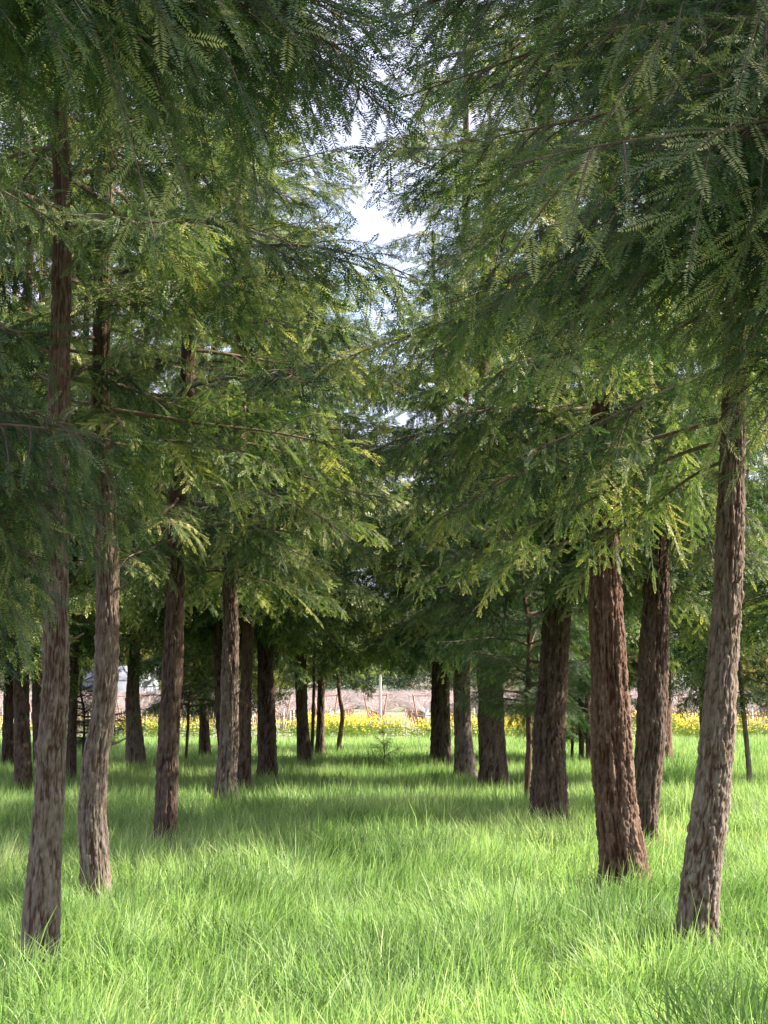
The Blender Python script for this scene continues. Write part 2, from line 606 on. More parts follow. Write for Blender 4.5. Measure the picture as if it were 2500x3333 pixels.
B_NEAR = bough_meshes('near', 4, mats=(M_NEEDLE_SHADE,), L_=1.6, sec_sp=0.040, ter_sp=0.036, nsp=0.0058, nlen=0.018, nw=0.0046, droop=0.30, rise=0.12, hang=0.75, ter_len=0.15, sec=0.40, start=0.08)
B_MID = bough_meshes('mid', 6, L_=2.2, sec_sp=0.060, ter_sp=0.050, nsp=0.0125, nlen=0.028, nw=0.0125, droop=0.24, rise=0.10, hang=0.42, ter_len=0.16, sec=0.36)
B_FAR = bough_meshes('far', 5, L_=2.4, sec_sp=0.075, ter_sp=0.065, nsp=0.024, nlen=0.045, nw=0.026, droop=0.24, rise=0.10, hang=0.45, ter_len=0.20, sec=0.36, twig=False)
B_YOUNG = bough_meshes('young', 3, mats=(M_NEEDLE_BLUE,), L_=0.9, sec_sp=0.028, ter_sp=0.035, nsp=0.012, nlen=0.022, nw=0.0050, droop=0.12, rise=0.18, hang=0.35, ter_len=0.12, sec=0.45, start=0.06)


# ------------------------------------------------------------------ trunks
def trunk_mesh(pts, rad, z_fine, nth, dz, cw, ch, amp, mat, seed, flare=1.35, knots=()):
    """pts (n,3) bottom to top, rad (n,)"""
    pts, rad = np.asarray(pts), np.asarray(rad)
    ztop = pts[-1, 2]
    zf = np.arange(-0.08, z_fine, dz)
    zc = np.linspace(z_fine, ztop, max(6, int((ztop - z_fine) / 0.35)))
    z = np.concatenate([zf, zc])
    # smooth interpolation through points (Catmull-like by smoothing dense linear)
    zz = np.linspace(-0.1, ztop, 400)
    cx, cy, cr = [np.interp(zz, pts[:, 2], a) for a in (pts[:, 0], pts[:, 1], rad)]
    kern = np.hanning(int(max(5, 0.38 / (zz[1] - zz[0]))))
    kern /= kern.sum()
    pad = len(kern) // 2

    def sm(a):
        e0 = 2 * a[0] - a[1:pad + 1][::-1]
        e1 = 2 * a[-1] - a[-pad - 1:-1][::-1]
        return np.convolve(np.concatenate([e0, a, e1]), kern, 'same')[pad:-pad]
    cx, cy, cr = sm(cx), sm(cy), sm(cr)
    X0, Y0, R0 = [np.interp(z, zz, a) for a in (cx, cy, cr)]
    th = np.arange(nth) * 2 * math.pi / nth
    TH, Z = np.meshgrid(th, z)
    RR = np.repeat(R0[:, None], nth, 1)
    ct, st = np.cos(TH), np.sin(TH)
    rm = float(np.median(R0[:len(zf)]))
    ux, uy = ct * rm, st * rm
    fx_, fz_ = 0.5 / cw, 0.5 / ch
    wq = 0.9 * (fbm(ux * 10, uy * 10, Z * 5, k=seed + 3, o=3) - .5)
    fx_, fz_ = fx_ * 2.1, fz_ * 1.35
    n1 = fbm(ux * fx_ + wq, uy * fx_ + wq, Z * fz_ + wq, k=seed, o=3)
    n2 = fbm(ux * fx_ * 2.1 + 7, uy * fx_ * 2.1 + wq, Z * fz_ * 2.4, k=seed + 21, o=3)
    n3 = fbm(ux * fx_ * .8 + 3, uy * fx_ * .8, Z / (cw * 1.6), k=seed + 41, o=3)
    v1 = np.clip(np.abs(n1 - .5) / 0.12, 0, 1) ** 0.7
    v2 = np.clip(np.abs(n2 - .5) / 0.14, 0, 1) ** 0.8
    v3 = np.clip(np.abs(n3 - .5) / 0.05, 0, 1)
    rag = np.clip(fbm(ux * 60, uy * 60, Z * 16, k=seed + 61, o=3) * 2.6 - .8, 0, 1)
    e = np.clip(0.62 * v1 + 0.38 * v2, 0, 1) * (0.66 + 0.34 * v3)
    idc = np.clip(fbm(ux * fx_ * .8, uy * fx_ * .8, Z * fz_ * 1.8, k=seed + 88, o=3) * 2.4 - .7, 0, 1)
    fine = fbm(ux * 110, uy * 110, Z * 30, k=seed + 8, o=3) - 0.5
    lump = fbm(ct * 1.3 + 3, st * 1.3, Z * 1.6, k=seed + 9, o=3) - 0.5
    disp = amp * 1.25 * (e * (0.75 + 0.7 * idc) - 0.7 + 0.5 * (rag - .5)) + amp * 1.3 * fine + rm * 0.22 * lump
    fl = np.exp(-np.clip(Z, 0, None) / 0.16) * (flare - 1) * RR * (0.7 + 0.9 * vnoise(ct * 2 + 7, st * 2, Z * 0, k=seed))
    rr = RR + disp + fl
    for (kz, kth, ks, ka) in knots:
        dth = np.angle(np.exp(1j * (TH - kth)))
        q = (dth * RR / ks) ** 2 + ((Z - kz) / ks) ** 2
        rr += ka * np.exp(-q) - ka * 0.7 * np.exp(-q * 9)
    V = np.stack([X0[:, None] + rr * ct, Y0[:, None] + rr * st, Z], -1).reshape(-1, 3)
    i = np.arange(len(z) - 1)[:, None] * nth
    j = np.arange(nth)[None, :]
    j2 = (j + 1) % nth
    F = np.stack([i + j, i + j2, i + nth + j2, i + nth + j], -1).reshape(-1, 4)
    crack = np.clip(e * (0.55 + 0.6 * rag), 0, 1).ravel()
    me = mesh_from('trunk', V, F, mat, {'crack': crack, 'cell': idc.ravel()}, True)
    return me, lambda zq: (np.interp(zq, zz, cx), np.interp(zq, zz, cy), np.interp(zq, zz, cr))


TREE_COUNT = 0


def place_bough(root, protos, rr, base, az, tilt, scale, name='bough', roll=0.0):
    limb, fol, L0 = protos
    b = link(name, limb, root)
    b.location = base
    b.rotation_euler = Euler((roll, -tilt, az), 'XYZ')
    b.scale = (scale, scale * rr.uniform(0.85, 1.15), scale)
    f = link('foliage', fol, b)
    return b


def tree(poly, d, H, z0, label, group, lod, mat, seed, fine=None, cw=0.035, ch=0.12, amp=0.010, nb=None, reach=2.2, knots=(),
         name='redwood_tree', cat='tree', bow=1.0, skip=None, protos=None, taper_top=0.02, zexp=1.55, px=1.507, extra=()):
    """poly: list of (x, y, width) read off the picture, bottom to top; d metres away"""
    rr = np.random.default_rng(seed)
    P, W = [], []
    for (x, y, w) in poly:
        q = at(x * px, y * px, d)
        P.append(q)
        W.append(w * px * math.hypot(d, q[0]) / FPX / 2)
    P, W = np.array(P), np.array(W)
    # extend to the soil and up to the top
    s = (P[1] - P[0]) / (P[1][2] - P[0][2])
    bot = P[0] + s * 0.5 * (-0.1 - P[0][2])
    bot[2] = -0.12
    ptop = P[-1].copy()
    lst, wl_ = [bot] + list(P), [W[0] * 1.04] + list(W)
    n_up = 6
    for i in range(1, n_up + 1):
        q = i / n_up
        z = ptop[2] + (H - ptop[2]) * q
        lst.append(np.array([ptop[0] + 0.12 * math.sin(2.5 * q + seed), ptop[1], z]))
        wl_.append(W[-1] * (1 - q) ** 0.8 + taper_top * q)
    zvis = ptop[2] if fine is None else fine
    bx, by = lst[1][0], d
    root = bpy.data.objects.new(name, None)
    C.objects.link(root)
    root.location = (bx, by, 0)
    root['label'], root['category'] = label, cat
    if group:
        root['group'] = group
    off = np.array([bx, by, 0])
    nth, dz = {0: (150, 0.0085), 1: (96, 0.016), 2: (48, 0.035), 3: (20, 0.12)}[lod if W.max() > .05 else 3]
    me, cen = trunk_mesh(np.array(lst) - off, np.array(wl_), zvis, nth, dz, cw, ch, amp, mat, seed, knots=knots,
                         flare=1.35 if W.max() > .07 else 1.2)
    link('trunk', me, root)
    # boughs
    pr = protos or {0: B_MID, 1: B_MID, 2: B_FAR, 3: B_FAR}[min(lod, 3)]
    if nb is None:
        nb = int((H - z0) * 7.8)
    a = rr.uniform(0, 6.28)
    for i in range(nb):
        q = ((i + rr.uniform(0, .8)) / nb) ** zexp
        z = z0 + (H - 0.25 - z0) * q
        a += 2.399 + rr.normal(0, .35)
        if skip and skip(a % (2 * math.pi), z):
            continue
        x, y, r0 = cen(z)
        ln = reach * (0.62 + 0.5 * min(1, q * 5)) * (1 - q) ** 0.62 * rr.uniform(0.75, 1.2) + 0.25
        if i % 3 == 2 and z < H * 0.75:
            ln = rr.uniform(0.45, 0.9)
        tilt = -0.10 + 0.50 * q + rr.normal(0, .10)
        p = pr[rr.integers(len(pr))]
        place_bough(root, p, rr, (x + math.cos(a) * r0 * .6, y + math.sin(a) * r0 * .6, z), a, tilt * bow, ln / p[2], roll=rr.normal(0, .15))
    for (z, az, ln, tl) in extra:
        x, y, r0 = cen(z)
        p = pr[rr.integers(len(pr))]
        place_bough(root, p, rr, (x + math.cos(az) * r0 * .6, y + math.sin(az) * r0 * .6, z), az, tl, ln / p[2], roll=rr.normal(0, .15))
    if lod <= 2 and seed not in (11, 31, 32) and protos is None:      # short drooping boughs on the side of the aisle
        for i in range(13):
            z = rr.uniform(z0 + .1, z0 + 5)
            az = rr.uniform(-2.6, -.5)
            x, y, r0 = cen(z)
            p = pr[rr.integers(len(pr))]
            place_bough(root, p, rr, (x + math.cos(az) * r0 * .6, y + math.sin(az) * r0 * .6, z), az, rr.uniform(-.3, 0), rr.uniform(.7, 1.3) / p[2], roll=rr.normal(0, .2))
    # dead stubs low on the bark
    for i in range(7 if lod <= 1 else 0):
        z = rr.uniform(1.2, z0)
        x, y, r0 = cen(z)
        aa = rr.uniform(0, 6.28)
        mb = MB()
        L_ = rr.uniform(0.04, 0.12)
        dv = np.array([math.cos(aa), math.sin(aa), 0.2])
        c0 = np.array([x, y, z]) + dv * r0 * 0.85
        mb.tube([c0, c0 + dv * L_ * .5, c0 + dv * L_ + [0, 0, .02]], [0.012, 0.009, 0.005], 6)
        link('dead_stub', mb.mesh('dead_stub', M_TWIG, True), root)
    return root, cen


LG = 'redwoods of the left row'
RG = 'redwoods of the right row'
FL = 'redwoods behind the left row'
FR = 'redwoods behind the right row'

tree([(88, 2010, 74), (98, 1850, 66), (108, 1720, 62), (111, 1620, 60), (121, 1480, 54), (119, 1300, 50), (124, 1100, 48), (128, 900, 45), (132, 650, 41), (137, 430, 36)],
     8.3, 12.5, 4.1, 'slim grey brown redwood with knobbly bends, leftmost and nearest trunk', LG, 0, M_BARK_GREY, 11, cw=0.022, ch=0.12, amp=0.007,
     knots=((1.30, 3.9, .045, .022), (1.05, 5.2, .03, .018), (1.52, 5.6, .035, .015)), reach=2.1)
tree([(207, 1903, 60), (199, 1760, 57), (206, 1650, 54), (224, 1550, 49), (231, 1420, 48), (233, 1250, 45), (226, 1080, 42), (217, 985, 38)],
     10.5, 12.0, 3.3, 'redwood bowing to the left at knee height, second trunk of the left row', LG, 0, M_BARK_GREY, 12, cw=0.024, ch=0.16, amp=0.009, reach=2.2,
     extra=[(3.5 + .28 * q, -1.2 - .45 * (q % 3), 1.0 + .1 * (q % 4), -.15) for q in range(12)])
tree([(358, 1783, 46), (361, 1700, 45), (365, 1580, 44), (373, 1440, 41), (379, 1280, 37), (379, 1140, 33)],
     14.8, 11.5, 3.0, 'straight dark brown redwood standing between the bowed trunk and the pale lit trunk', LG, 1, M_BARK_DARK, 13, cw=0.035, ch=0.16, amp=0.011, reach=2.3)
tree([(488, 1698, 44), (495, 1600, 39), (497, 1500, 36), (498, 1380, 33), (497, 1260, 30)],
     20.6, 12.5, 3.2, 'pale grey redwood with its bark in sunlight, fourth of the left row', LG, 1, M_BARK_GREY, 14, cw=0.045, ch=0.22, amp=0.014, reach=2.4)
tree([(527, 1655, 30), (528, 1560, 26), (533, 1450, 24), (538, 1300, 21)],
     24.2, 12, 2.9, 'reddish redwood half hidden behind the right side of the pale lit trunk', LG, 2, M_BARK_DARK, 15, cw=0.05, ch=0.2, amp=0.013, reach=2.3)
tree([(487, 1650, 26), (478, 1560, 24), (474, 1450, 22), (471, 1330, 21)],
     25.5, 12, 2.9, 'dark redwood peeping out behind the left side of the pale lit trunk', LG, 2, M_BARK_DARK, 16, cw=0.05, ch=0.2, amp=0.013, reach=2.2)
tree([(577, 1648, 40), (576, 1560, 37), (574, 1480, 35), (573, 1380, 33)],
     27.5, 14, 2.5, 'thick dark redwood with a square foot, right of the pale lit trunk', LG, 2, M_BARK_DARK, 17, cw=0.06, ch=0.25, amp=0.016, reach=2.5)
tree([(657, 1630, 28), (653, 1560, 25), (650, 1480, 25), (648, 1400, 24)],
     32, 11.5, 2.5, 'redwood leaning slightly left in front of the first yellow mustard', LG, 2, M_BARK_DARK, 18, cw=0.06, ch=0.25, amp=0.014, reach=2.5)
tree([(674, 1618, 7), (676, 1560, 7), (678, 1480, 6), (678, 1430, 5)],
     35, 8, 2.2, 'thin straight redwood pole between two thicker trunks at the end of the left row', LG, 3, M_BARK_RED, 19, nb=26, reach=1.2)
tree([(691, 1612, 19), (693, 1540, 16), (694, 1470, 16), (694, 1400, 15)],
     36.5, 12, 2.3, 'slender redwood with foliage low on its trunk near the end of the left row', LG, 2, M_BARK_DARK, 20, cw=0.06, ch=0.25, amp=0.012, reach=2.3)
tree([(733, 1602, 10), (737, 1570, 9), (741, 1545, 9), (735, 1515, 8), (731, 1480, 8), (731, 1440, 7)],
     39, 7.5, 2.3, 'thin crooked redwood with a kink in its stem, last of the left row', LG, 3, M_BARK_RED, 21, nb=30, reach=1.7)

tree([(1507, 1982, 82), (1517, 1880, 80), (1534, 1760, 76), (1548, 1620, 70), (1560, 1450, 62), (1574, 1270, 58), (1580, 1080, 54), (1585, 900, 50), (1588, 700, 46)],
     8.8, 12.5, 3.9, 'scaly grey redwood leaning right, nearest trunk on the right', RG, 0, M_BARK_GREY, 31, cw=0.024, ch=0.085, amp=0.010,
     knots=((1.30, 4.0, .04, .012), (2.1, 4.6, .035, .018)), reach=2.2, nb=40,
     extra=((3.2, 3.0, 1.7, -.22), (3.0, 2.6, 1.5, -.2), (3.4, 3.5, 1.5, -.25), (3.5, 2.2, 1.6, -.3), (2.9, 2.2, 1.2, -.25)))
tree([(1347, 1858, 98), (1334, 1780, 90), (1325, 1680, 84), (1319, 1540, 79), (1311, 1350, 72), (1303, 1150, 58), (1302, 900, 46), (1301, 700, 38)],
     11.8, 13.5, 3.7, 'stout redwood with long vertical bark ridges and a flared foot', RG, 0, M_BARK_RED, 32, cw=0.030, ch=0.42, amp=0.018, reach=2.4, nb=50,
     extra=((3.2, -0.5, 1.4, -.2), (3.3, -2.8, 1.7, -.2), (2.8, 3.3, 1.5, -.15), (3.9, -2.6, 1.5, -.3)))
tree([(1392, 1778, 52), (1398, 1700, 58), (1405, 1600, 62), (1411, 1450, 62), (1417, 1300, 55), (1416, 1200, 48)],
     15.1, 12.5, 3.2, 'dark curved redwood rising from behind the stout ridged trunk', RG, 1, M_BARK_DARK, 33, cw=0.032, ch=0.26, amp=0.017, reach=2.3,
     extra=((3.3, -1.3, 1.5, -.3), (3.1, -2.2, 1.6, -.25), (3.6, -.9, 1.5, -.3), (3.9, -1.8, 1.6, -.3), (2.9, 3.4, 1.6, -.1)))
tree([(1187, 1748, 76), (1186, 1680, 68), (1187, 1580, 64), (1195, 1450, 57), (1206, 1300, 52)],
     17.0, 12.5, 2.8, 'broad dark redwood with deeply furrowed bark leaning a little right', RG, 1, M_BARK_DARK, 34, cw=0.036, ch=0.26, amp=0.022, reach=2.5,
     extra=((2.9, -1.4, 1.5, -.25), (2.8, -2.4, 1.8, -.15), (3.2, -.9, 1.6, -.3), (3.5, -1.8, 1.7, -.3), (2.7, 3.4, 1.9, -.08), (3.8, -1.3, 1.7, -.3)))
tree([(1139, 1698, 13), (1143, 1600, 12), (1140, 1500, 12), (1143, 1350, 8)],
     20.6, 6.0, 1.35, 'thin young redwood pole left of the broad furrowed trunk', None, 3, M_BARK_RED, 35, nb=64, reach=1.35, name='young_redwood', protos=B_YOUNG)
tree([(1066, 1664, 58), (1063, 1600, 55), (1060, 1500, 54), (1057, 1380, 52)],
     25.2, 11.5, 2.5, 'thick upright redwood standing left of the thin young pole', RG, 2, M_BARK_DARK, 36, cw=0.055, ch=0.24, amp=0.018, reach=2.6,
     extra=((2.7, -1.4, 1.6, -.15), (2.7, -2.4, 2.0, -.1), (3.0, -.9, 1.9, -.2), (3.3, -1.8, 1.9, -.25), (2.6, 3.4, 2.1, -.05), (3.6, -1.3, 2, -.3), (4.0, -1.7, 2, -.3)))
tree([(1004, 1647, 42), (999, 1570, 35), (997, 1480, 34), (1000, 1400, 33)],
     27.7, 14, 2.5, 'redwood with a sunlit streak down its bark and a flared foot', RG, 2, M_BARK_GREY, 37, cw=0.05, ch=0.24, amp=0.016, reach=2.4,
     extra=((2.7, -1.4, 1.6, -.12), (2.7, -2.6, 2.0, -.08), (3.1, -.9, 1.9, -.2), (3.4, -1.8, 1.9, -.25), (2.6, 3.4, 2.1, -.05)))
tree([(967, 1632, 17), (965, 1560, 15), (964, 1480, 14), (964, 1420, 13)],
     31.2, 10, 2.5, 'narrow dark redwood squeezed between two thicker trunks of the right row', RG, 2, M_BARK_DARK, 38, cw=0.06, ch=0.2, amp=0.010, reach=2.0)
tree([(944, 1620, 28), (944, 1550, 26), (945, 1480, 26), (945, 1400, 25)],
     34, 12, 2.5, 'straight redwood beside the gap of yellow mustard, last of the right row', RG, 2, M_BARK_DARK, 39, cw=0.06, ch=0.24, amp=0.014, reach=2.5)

tree([(17, 1632, 24), (18, 1540, 21), (20, 1450, 18)], 31, 12, 2.3, 'dark redwood at the left edge of the picture', FL, 2, M_BARK_DARK, 41, cw=0.05, ch=0.2, amp=0.012, reach=2.6)
tree([(50, 1664, 36), (47, 1560, 32), (46, 1420, 30)], 24, 12, 2.4, 'brown redwood left of the nearest left trunk with scaly lower bark', FL, 2, M_BARK_DARK, 42, cw=0.05, ch=0.15, amp=0.014, reach=2.4)
tree([(152, 1650, 24), (155, 1540, 23), (161, 1400, 21)], 26.5, 11, 2.6, 'shaded redwood between the two nearest left trunks', FL, 2, M_BARK_DARK, 43, cw=0.05, ch=0.2, amp=0.012, reach=2.3)
tree([(293, 1629, 40), (289, 1560, 31), (286, 1500, 27), (290, 1410, 24)], 31.5, 12, 2.7, 'pale brown redwood with a widely flared foot behind the left row', FL, 2, M_BARK_GREY, 44, cw=0.06, ch=0.24, amp=0.014, reach=2.4)
tree([(403, 1617, 6), (406, 1570, 6), (407, 1520, 5)], 34.5, 6, 1.3, 'spindly redwood stem right of the straight dark trunk', None, 3, M_BARK_RED, 45, nb=46, reach=1.5, name='young_redwood', protos=B_YOUNG)
tree([(442, 1608, 23), (441, 1560, 21), (440, 1500, 20)], 36.5, 10, 1.6, 'short looking redwood trunk under low foliage left of the pale lit trunk', FL, 2, M_BARK_DARK, 46, cw=0.06, ch=0.2, amp=0.012, reach=2.6)
tree([(88, 1640, 30), (84, 1540, 28), (83, 1440, 26)], 29, 12, 2.5, 'reddish redwood just showing behind the left side of the nearest left trunk', FL, 2, M_BARK_DARK, 47, cw=0.05, ch=0.2, amp=0.012, reach=2.4)
tree([(1256, 1612, 11), (1255, 1540, 10), (1254, 1450, 9)], 34, 11, 1.3, 'slim redwood left of the stout ridged trunk, farther of a close pair', FR, 2, M_BARK_DARK, 51, amp=.008, reach=2.3)
tree([(1272, 1617, 13), (1270, 1540, 12), (1268, 1450, 11)], 32, 11, 2.6, 'slim redwood touching the left outline of the stout ridged trunk', FR, 2, M_BARK_DARK, 52, amp=.008, reach=2.3)
tree([(1524, 1600, 22), (1521, 1540, 20), (1519, 1440, 18)], 35, 12, 2.6, 'redwood half hidden behind the leaning scaly trunk on the right', FR, 2, M_BARK_DARK, 53, cw=0.05, ch=0.2, amp=0.012, reach=2.5)
tree([(1617, 1652, 11), (1608, 1560, 10), (1600, 1470, 9)], 26, 9, 1.5, 'thin redwood leaning left at the right edge of the picture', FR, 2, M_BARK_GREY, 54, amp=.006, reach=1.7)
tree([(181, 1618, 6), (182, 1570, 5), (182, 1530, 5)], 33, 3.2, 0.6, 'low bushy young redwood just left of the bowed trunk', None, 3, M_BARK_RED, 55, nb=46, reach=1.2, name='young_redwood', protos=B_YOUNG)
tree([(1236, 1600, 6), (1236, 1560, 5), (1236, 1520, 5)], 36, 3.6, 0.5, 'low bushy young redwood between the broad furrowed trunk and the slim pair', None, 3, M_BARK_RED, 56, nb=50, reach=1.3, name='young_redwood', protos=B_YOUNG)
# redwoods whose trunks stand outside the picture or hidden by foliage, whose crowns are seen
for i, (x, y, H, lab) in enumerate([
        (-5.6, 17.5, 12.5, 'redwood crown filling the left edge above the scaly lower trunk'),
        (5.2, 18.5, 12.5, 'redwood crown filling the right edge behind the leaning scaly trunk'),
        (-9.2, 29, 13, 'far left redwood crown rising behind the leftmost trunks'),
        (8.4, 27, 13, 'far right redwood crown above the thin leaning redwood'),
        (6.2, 34, 12, 'redwood crown behind the dark curved redwood on the right'),
        (-3.3, 42, 15, 'tall far redwood whose crown closes the sky behind the thick square footed left trunk'),
        (3.0, 41, 15, 'tall far redwood whose crown closes the sky behind the thick upright right trunk')]):
    tree([(0, 0, 0)] * 0 + [(((x / y) * FPX + 1250) / 1.507, (HOR + 1.3 * FPX / y) / 1.507, 0.34 * FPX / y / 1.507),
                            (((x / y) * FPX + 1250) / 1.507, (HOR - 0.9 * FPX / y) / 1.507, 0.28 * FPX / y / 1.507)],
         y, H, 2.5, lab, None, 2, M_BARK_RED, 61 + i, cw=0.05, ch=0.2, amp=0.013, reach=2.6)


# ------------------------------------------------------------------ the two near trees whose boughs hang into the picture
def near_tree(x, y, rad, H, z0, label, seed, specs, nb, reach, zlow):
    rr = np.random.default_rng(seed)
    root = bpy.data.objects.new('redwood_tree', None)
    C.objects.link(root)
    root.location = (x, y, 0)
    root['label'], root['category'] = label, 'tree'
    pts = np.array([[0, 0, -.1], [0.02, 0, 2], [0, .03, 4], [0, 0, H]])
    me, cen = trunk_mesh(pts, np.array([rad, rad * .85, rad * .7, .02]), 4.5, 90, 0.02, 0.04, 0.16, 0.011, M_BARK_RED, seed)
    link('trunk', me, root)
    for (tx, ty, tz, sc_, zb, kind) in specs:      # bough that reaches from the trunk to a given place
        px_, py_, r0 = cen(zb)
        v = np.array([tx - x - px_, ty - y - py_, tz - zb])
        L_ = np.linalg.norm(v)
        az = math.atan2(v[1], v[0])
        tilt = math.atan2(v[2], math.hypot(v[0], v[1])) + 0.15
        p = B_NEAR[kind]
        b = place_bough(root, p, rr, (px_, py_, zb), az, tilt, L_ / p[2], roll=rr.normal(0, .25))
        b.scale = (L_ / p[2], sc_, sc_)
    a = 0.0
    for i in range(nb):
        q = (i + .5) / nb
        z = zlow + (H - .3 - zlow) * q
        a += 2.399
        px_, py_, r0 = cen(z)
        p = B_MID[rr.integers(len(B_MID))]
        ln = reach * (1 - q) ** .6 + .3
        place_bough(root, p, rr, (px_, py_, z), a, 0.1 + .4 * q, ln / p[2])
    return root


rs = np.random.default_rng(404)


def spread(n, xr, yr, zr, up=0.35):
    out = []
    for i in range(n):
        z = rs.uniform(*zr)
        out.append((rs.uniform(*xr), rs.uniform(*yr), z, rs.uniform(.95, 1.25), z + rs.uniform(0.05, up), i % 4))
    return out


near_tree(2.9, 4.9, 0.15, 9.5, 3.0, 'redwood outside the right edge whose boughs hang into the upper right', 71,
          spread(20, (0.25, 1.3), (4.2, 6.4), (2.95, 4.3), 0.7) + spread(6, (1.1, 1.5), (4.6, 6), (2.7, 3.1)) + spread(5, (-0.15, 0.25), (5.2, 6.2), (3.75, 4.15), .5), 54, 1.8, 4.0)
near_tree(-2.9, 5.4, 0.13, 9.0, 2.6, 'redwood outside the left edge whose low boughs reach in front of the left trunks', 72,
          spread(9, (-1.45, -1.18), (5.0, 5.9), (2.0, 2.9)) + spread(4, (-1.15, -0.85), (5.0, 5.5), (2.1, 2.6)) + spread(3, (-1.5, -1.2), (5.2, 6.0), (3.4, 4.2)), 16, 1.4, 5.2)
near_tree(-2.2, 3.4, 0.14, 9.0, 3.0, 'redwood beside the viewer whose dark limb crosses the top left', 73,
          spread(9, (-0.75, -0.05), (4.2, 5.4), (3.35, 4.0), 0.7) + spread(3, (-0.35, 0.15), (4.8, 5.6), (3.6, 3.95), .5), 18, 1.5, 5.1)

# ------------------------------------------------------------------ seedling and weeds in the grass
def sprout(x, y, h, label, seed, n=8):
    rr = np.random.default_rng(seed)
    root = bpy.data.objects.new('redwood_seedling', None)
    C.objects.link(root)
    root.location = (x, y, 0)
    root['label'], root['category'] = label, 'seedling'
    mb = MB()
    mb.tube([(0, 0, 0), (.03, 0, h * .5), (0.0, 0, h)], [.012, .009, .004], 5)
    link('stem', mb.mesh('stem', M_TWIG, True), root)
    for i in range(n):
        q = (i + 1) / n
        p = B_YOUNG[i % 3]
        place_bough(root, p, rr, (0.01, 0, h * (0.25 + .7 * q)), i * 2.4, 0.5 + .4 * q, (0.5 - .3 * q), roll=0)


sprout(-0.02, 31.5, 0.75, 'small dark redwood seedling alone in the grass of the aisle', 91)


def tuft(X, Y, d, h, n, label, seed, tint=0.05):
    r = np.random.default_rng(seed)
    p = at(X, Y, d)
    mb = MB()
    for i in range(n):
        a, b = r.uniform(0, 6.28), r.uniform(.1, .9)
        x0, y0 = r.normal(0, h * .22, 2)
        hh = h * r.uniform(.6, 1.1)
        dx, dy = math.cos(a) * b * hh, math.sin(a) * b * hh
        w = r.uniform(.002, .004)
        V = []
        for q in (0, .4, .75):
            c = np.array([x0 + dx * q * q, y0 + dy * q * q, hh * (q - .4 * b * q * q)])
            V += [c - [w, 0, 0], c + [w, 0, 0]]
        V.append(np.array([x0 + dx, y0 + dy, hh * (1 - .4 * b)]))
        mb.add(V, F3=[(4, 5, 6)], F4=[(0, 1, 3, 2), (2, 3, 5, 4)], tint=float(np.clip(tint + r.normal(0, .1), 0, 1)))
    o = link('grass_tuft', mb.mesh('grass_tuft', M_GRASS))
    o.location = (p[0], d, 0)
    o['label'], o['category'] = label, 'grass tuft'


tuft(2380, 3300, 6.35, .55, 420, 'large dark green fine leaved tuft at the lower right corner', 1)
tuft(745, 2990, 8.9, .42, 60, 'small dark upright tuft in the bright grass right of the bowed trunk', 2)
tuft(1150, 2640, 16.5, .5, 90, 'dark tuft in the middle of the shaded aisle', 3)
tuft(2215, 2500, 24, .75, 110, 'tall weedy tuft between the dark curved trunk and the leaning scaly trunk', 4)
tuft(1300, 2470, 29, .55, 110, 'dark weedy tuft just right of the redwood seedling', 5)
tuft(330, 2960, 9.3, .5, 130, 'long arching pale grass clump at the foot of the bowed trunk', 6, .6)

def litter():
    r = np.random.default_rng(12)
    mb = MB()
    for (x, y) in ((-1.85, 8.3), (-1.97, 10.5), (1.80, 8.8), (1.85, 11.8), (2.55, 15.1), (-2.1, 14.8)):
        for i in range(150):
            a, q = r.uniform(0, 6.28), abs(r.normal(0, .45)) + .12
            c = np.array([x + math.cos(a) * q, y + math.sin(a) * q, r.uniform(.03, .17)])
            d = r.normal(0, 1, 3) * [1, 1, .3]
            d *= r.uniform(.02, .07) / np.linalg.norm(d)
            w = np.array([-d[1], d[0], 0]) * .09
            mb.add([c - d, c + w, c + d, c - w], F4=[(0, 1, 2, 3)], tint=r.random())
    link('fallen_sprigs', mb.mesh('fallen_sprigs', plain_mat('dead_needles', [(0.3, (.16, .08, .04)), (0.7, (.32, .19, .10))], .9, 20)), kind='stuff',
         label='brown fallen needle sprigs caught in the grass round the trunks', category='litter')


litter()

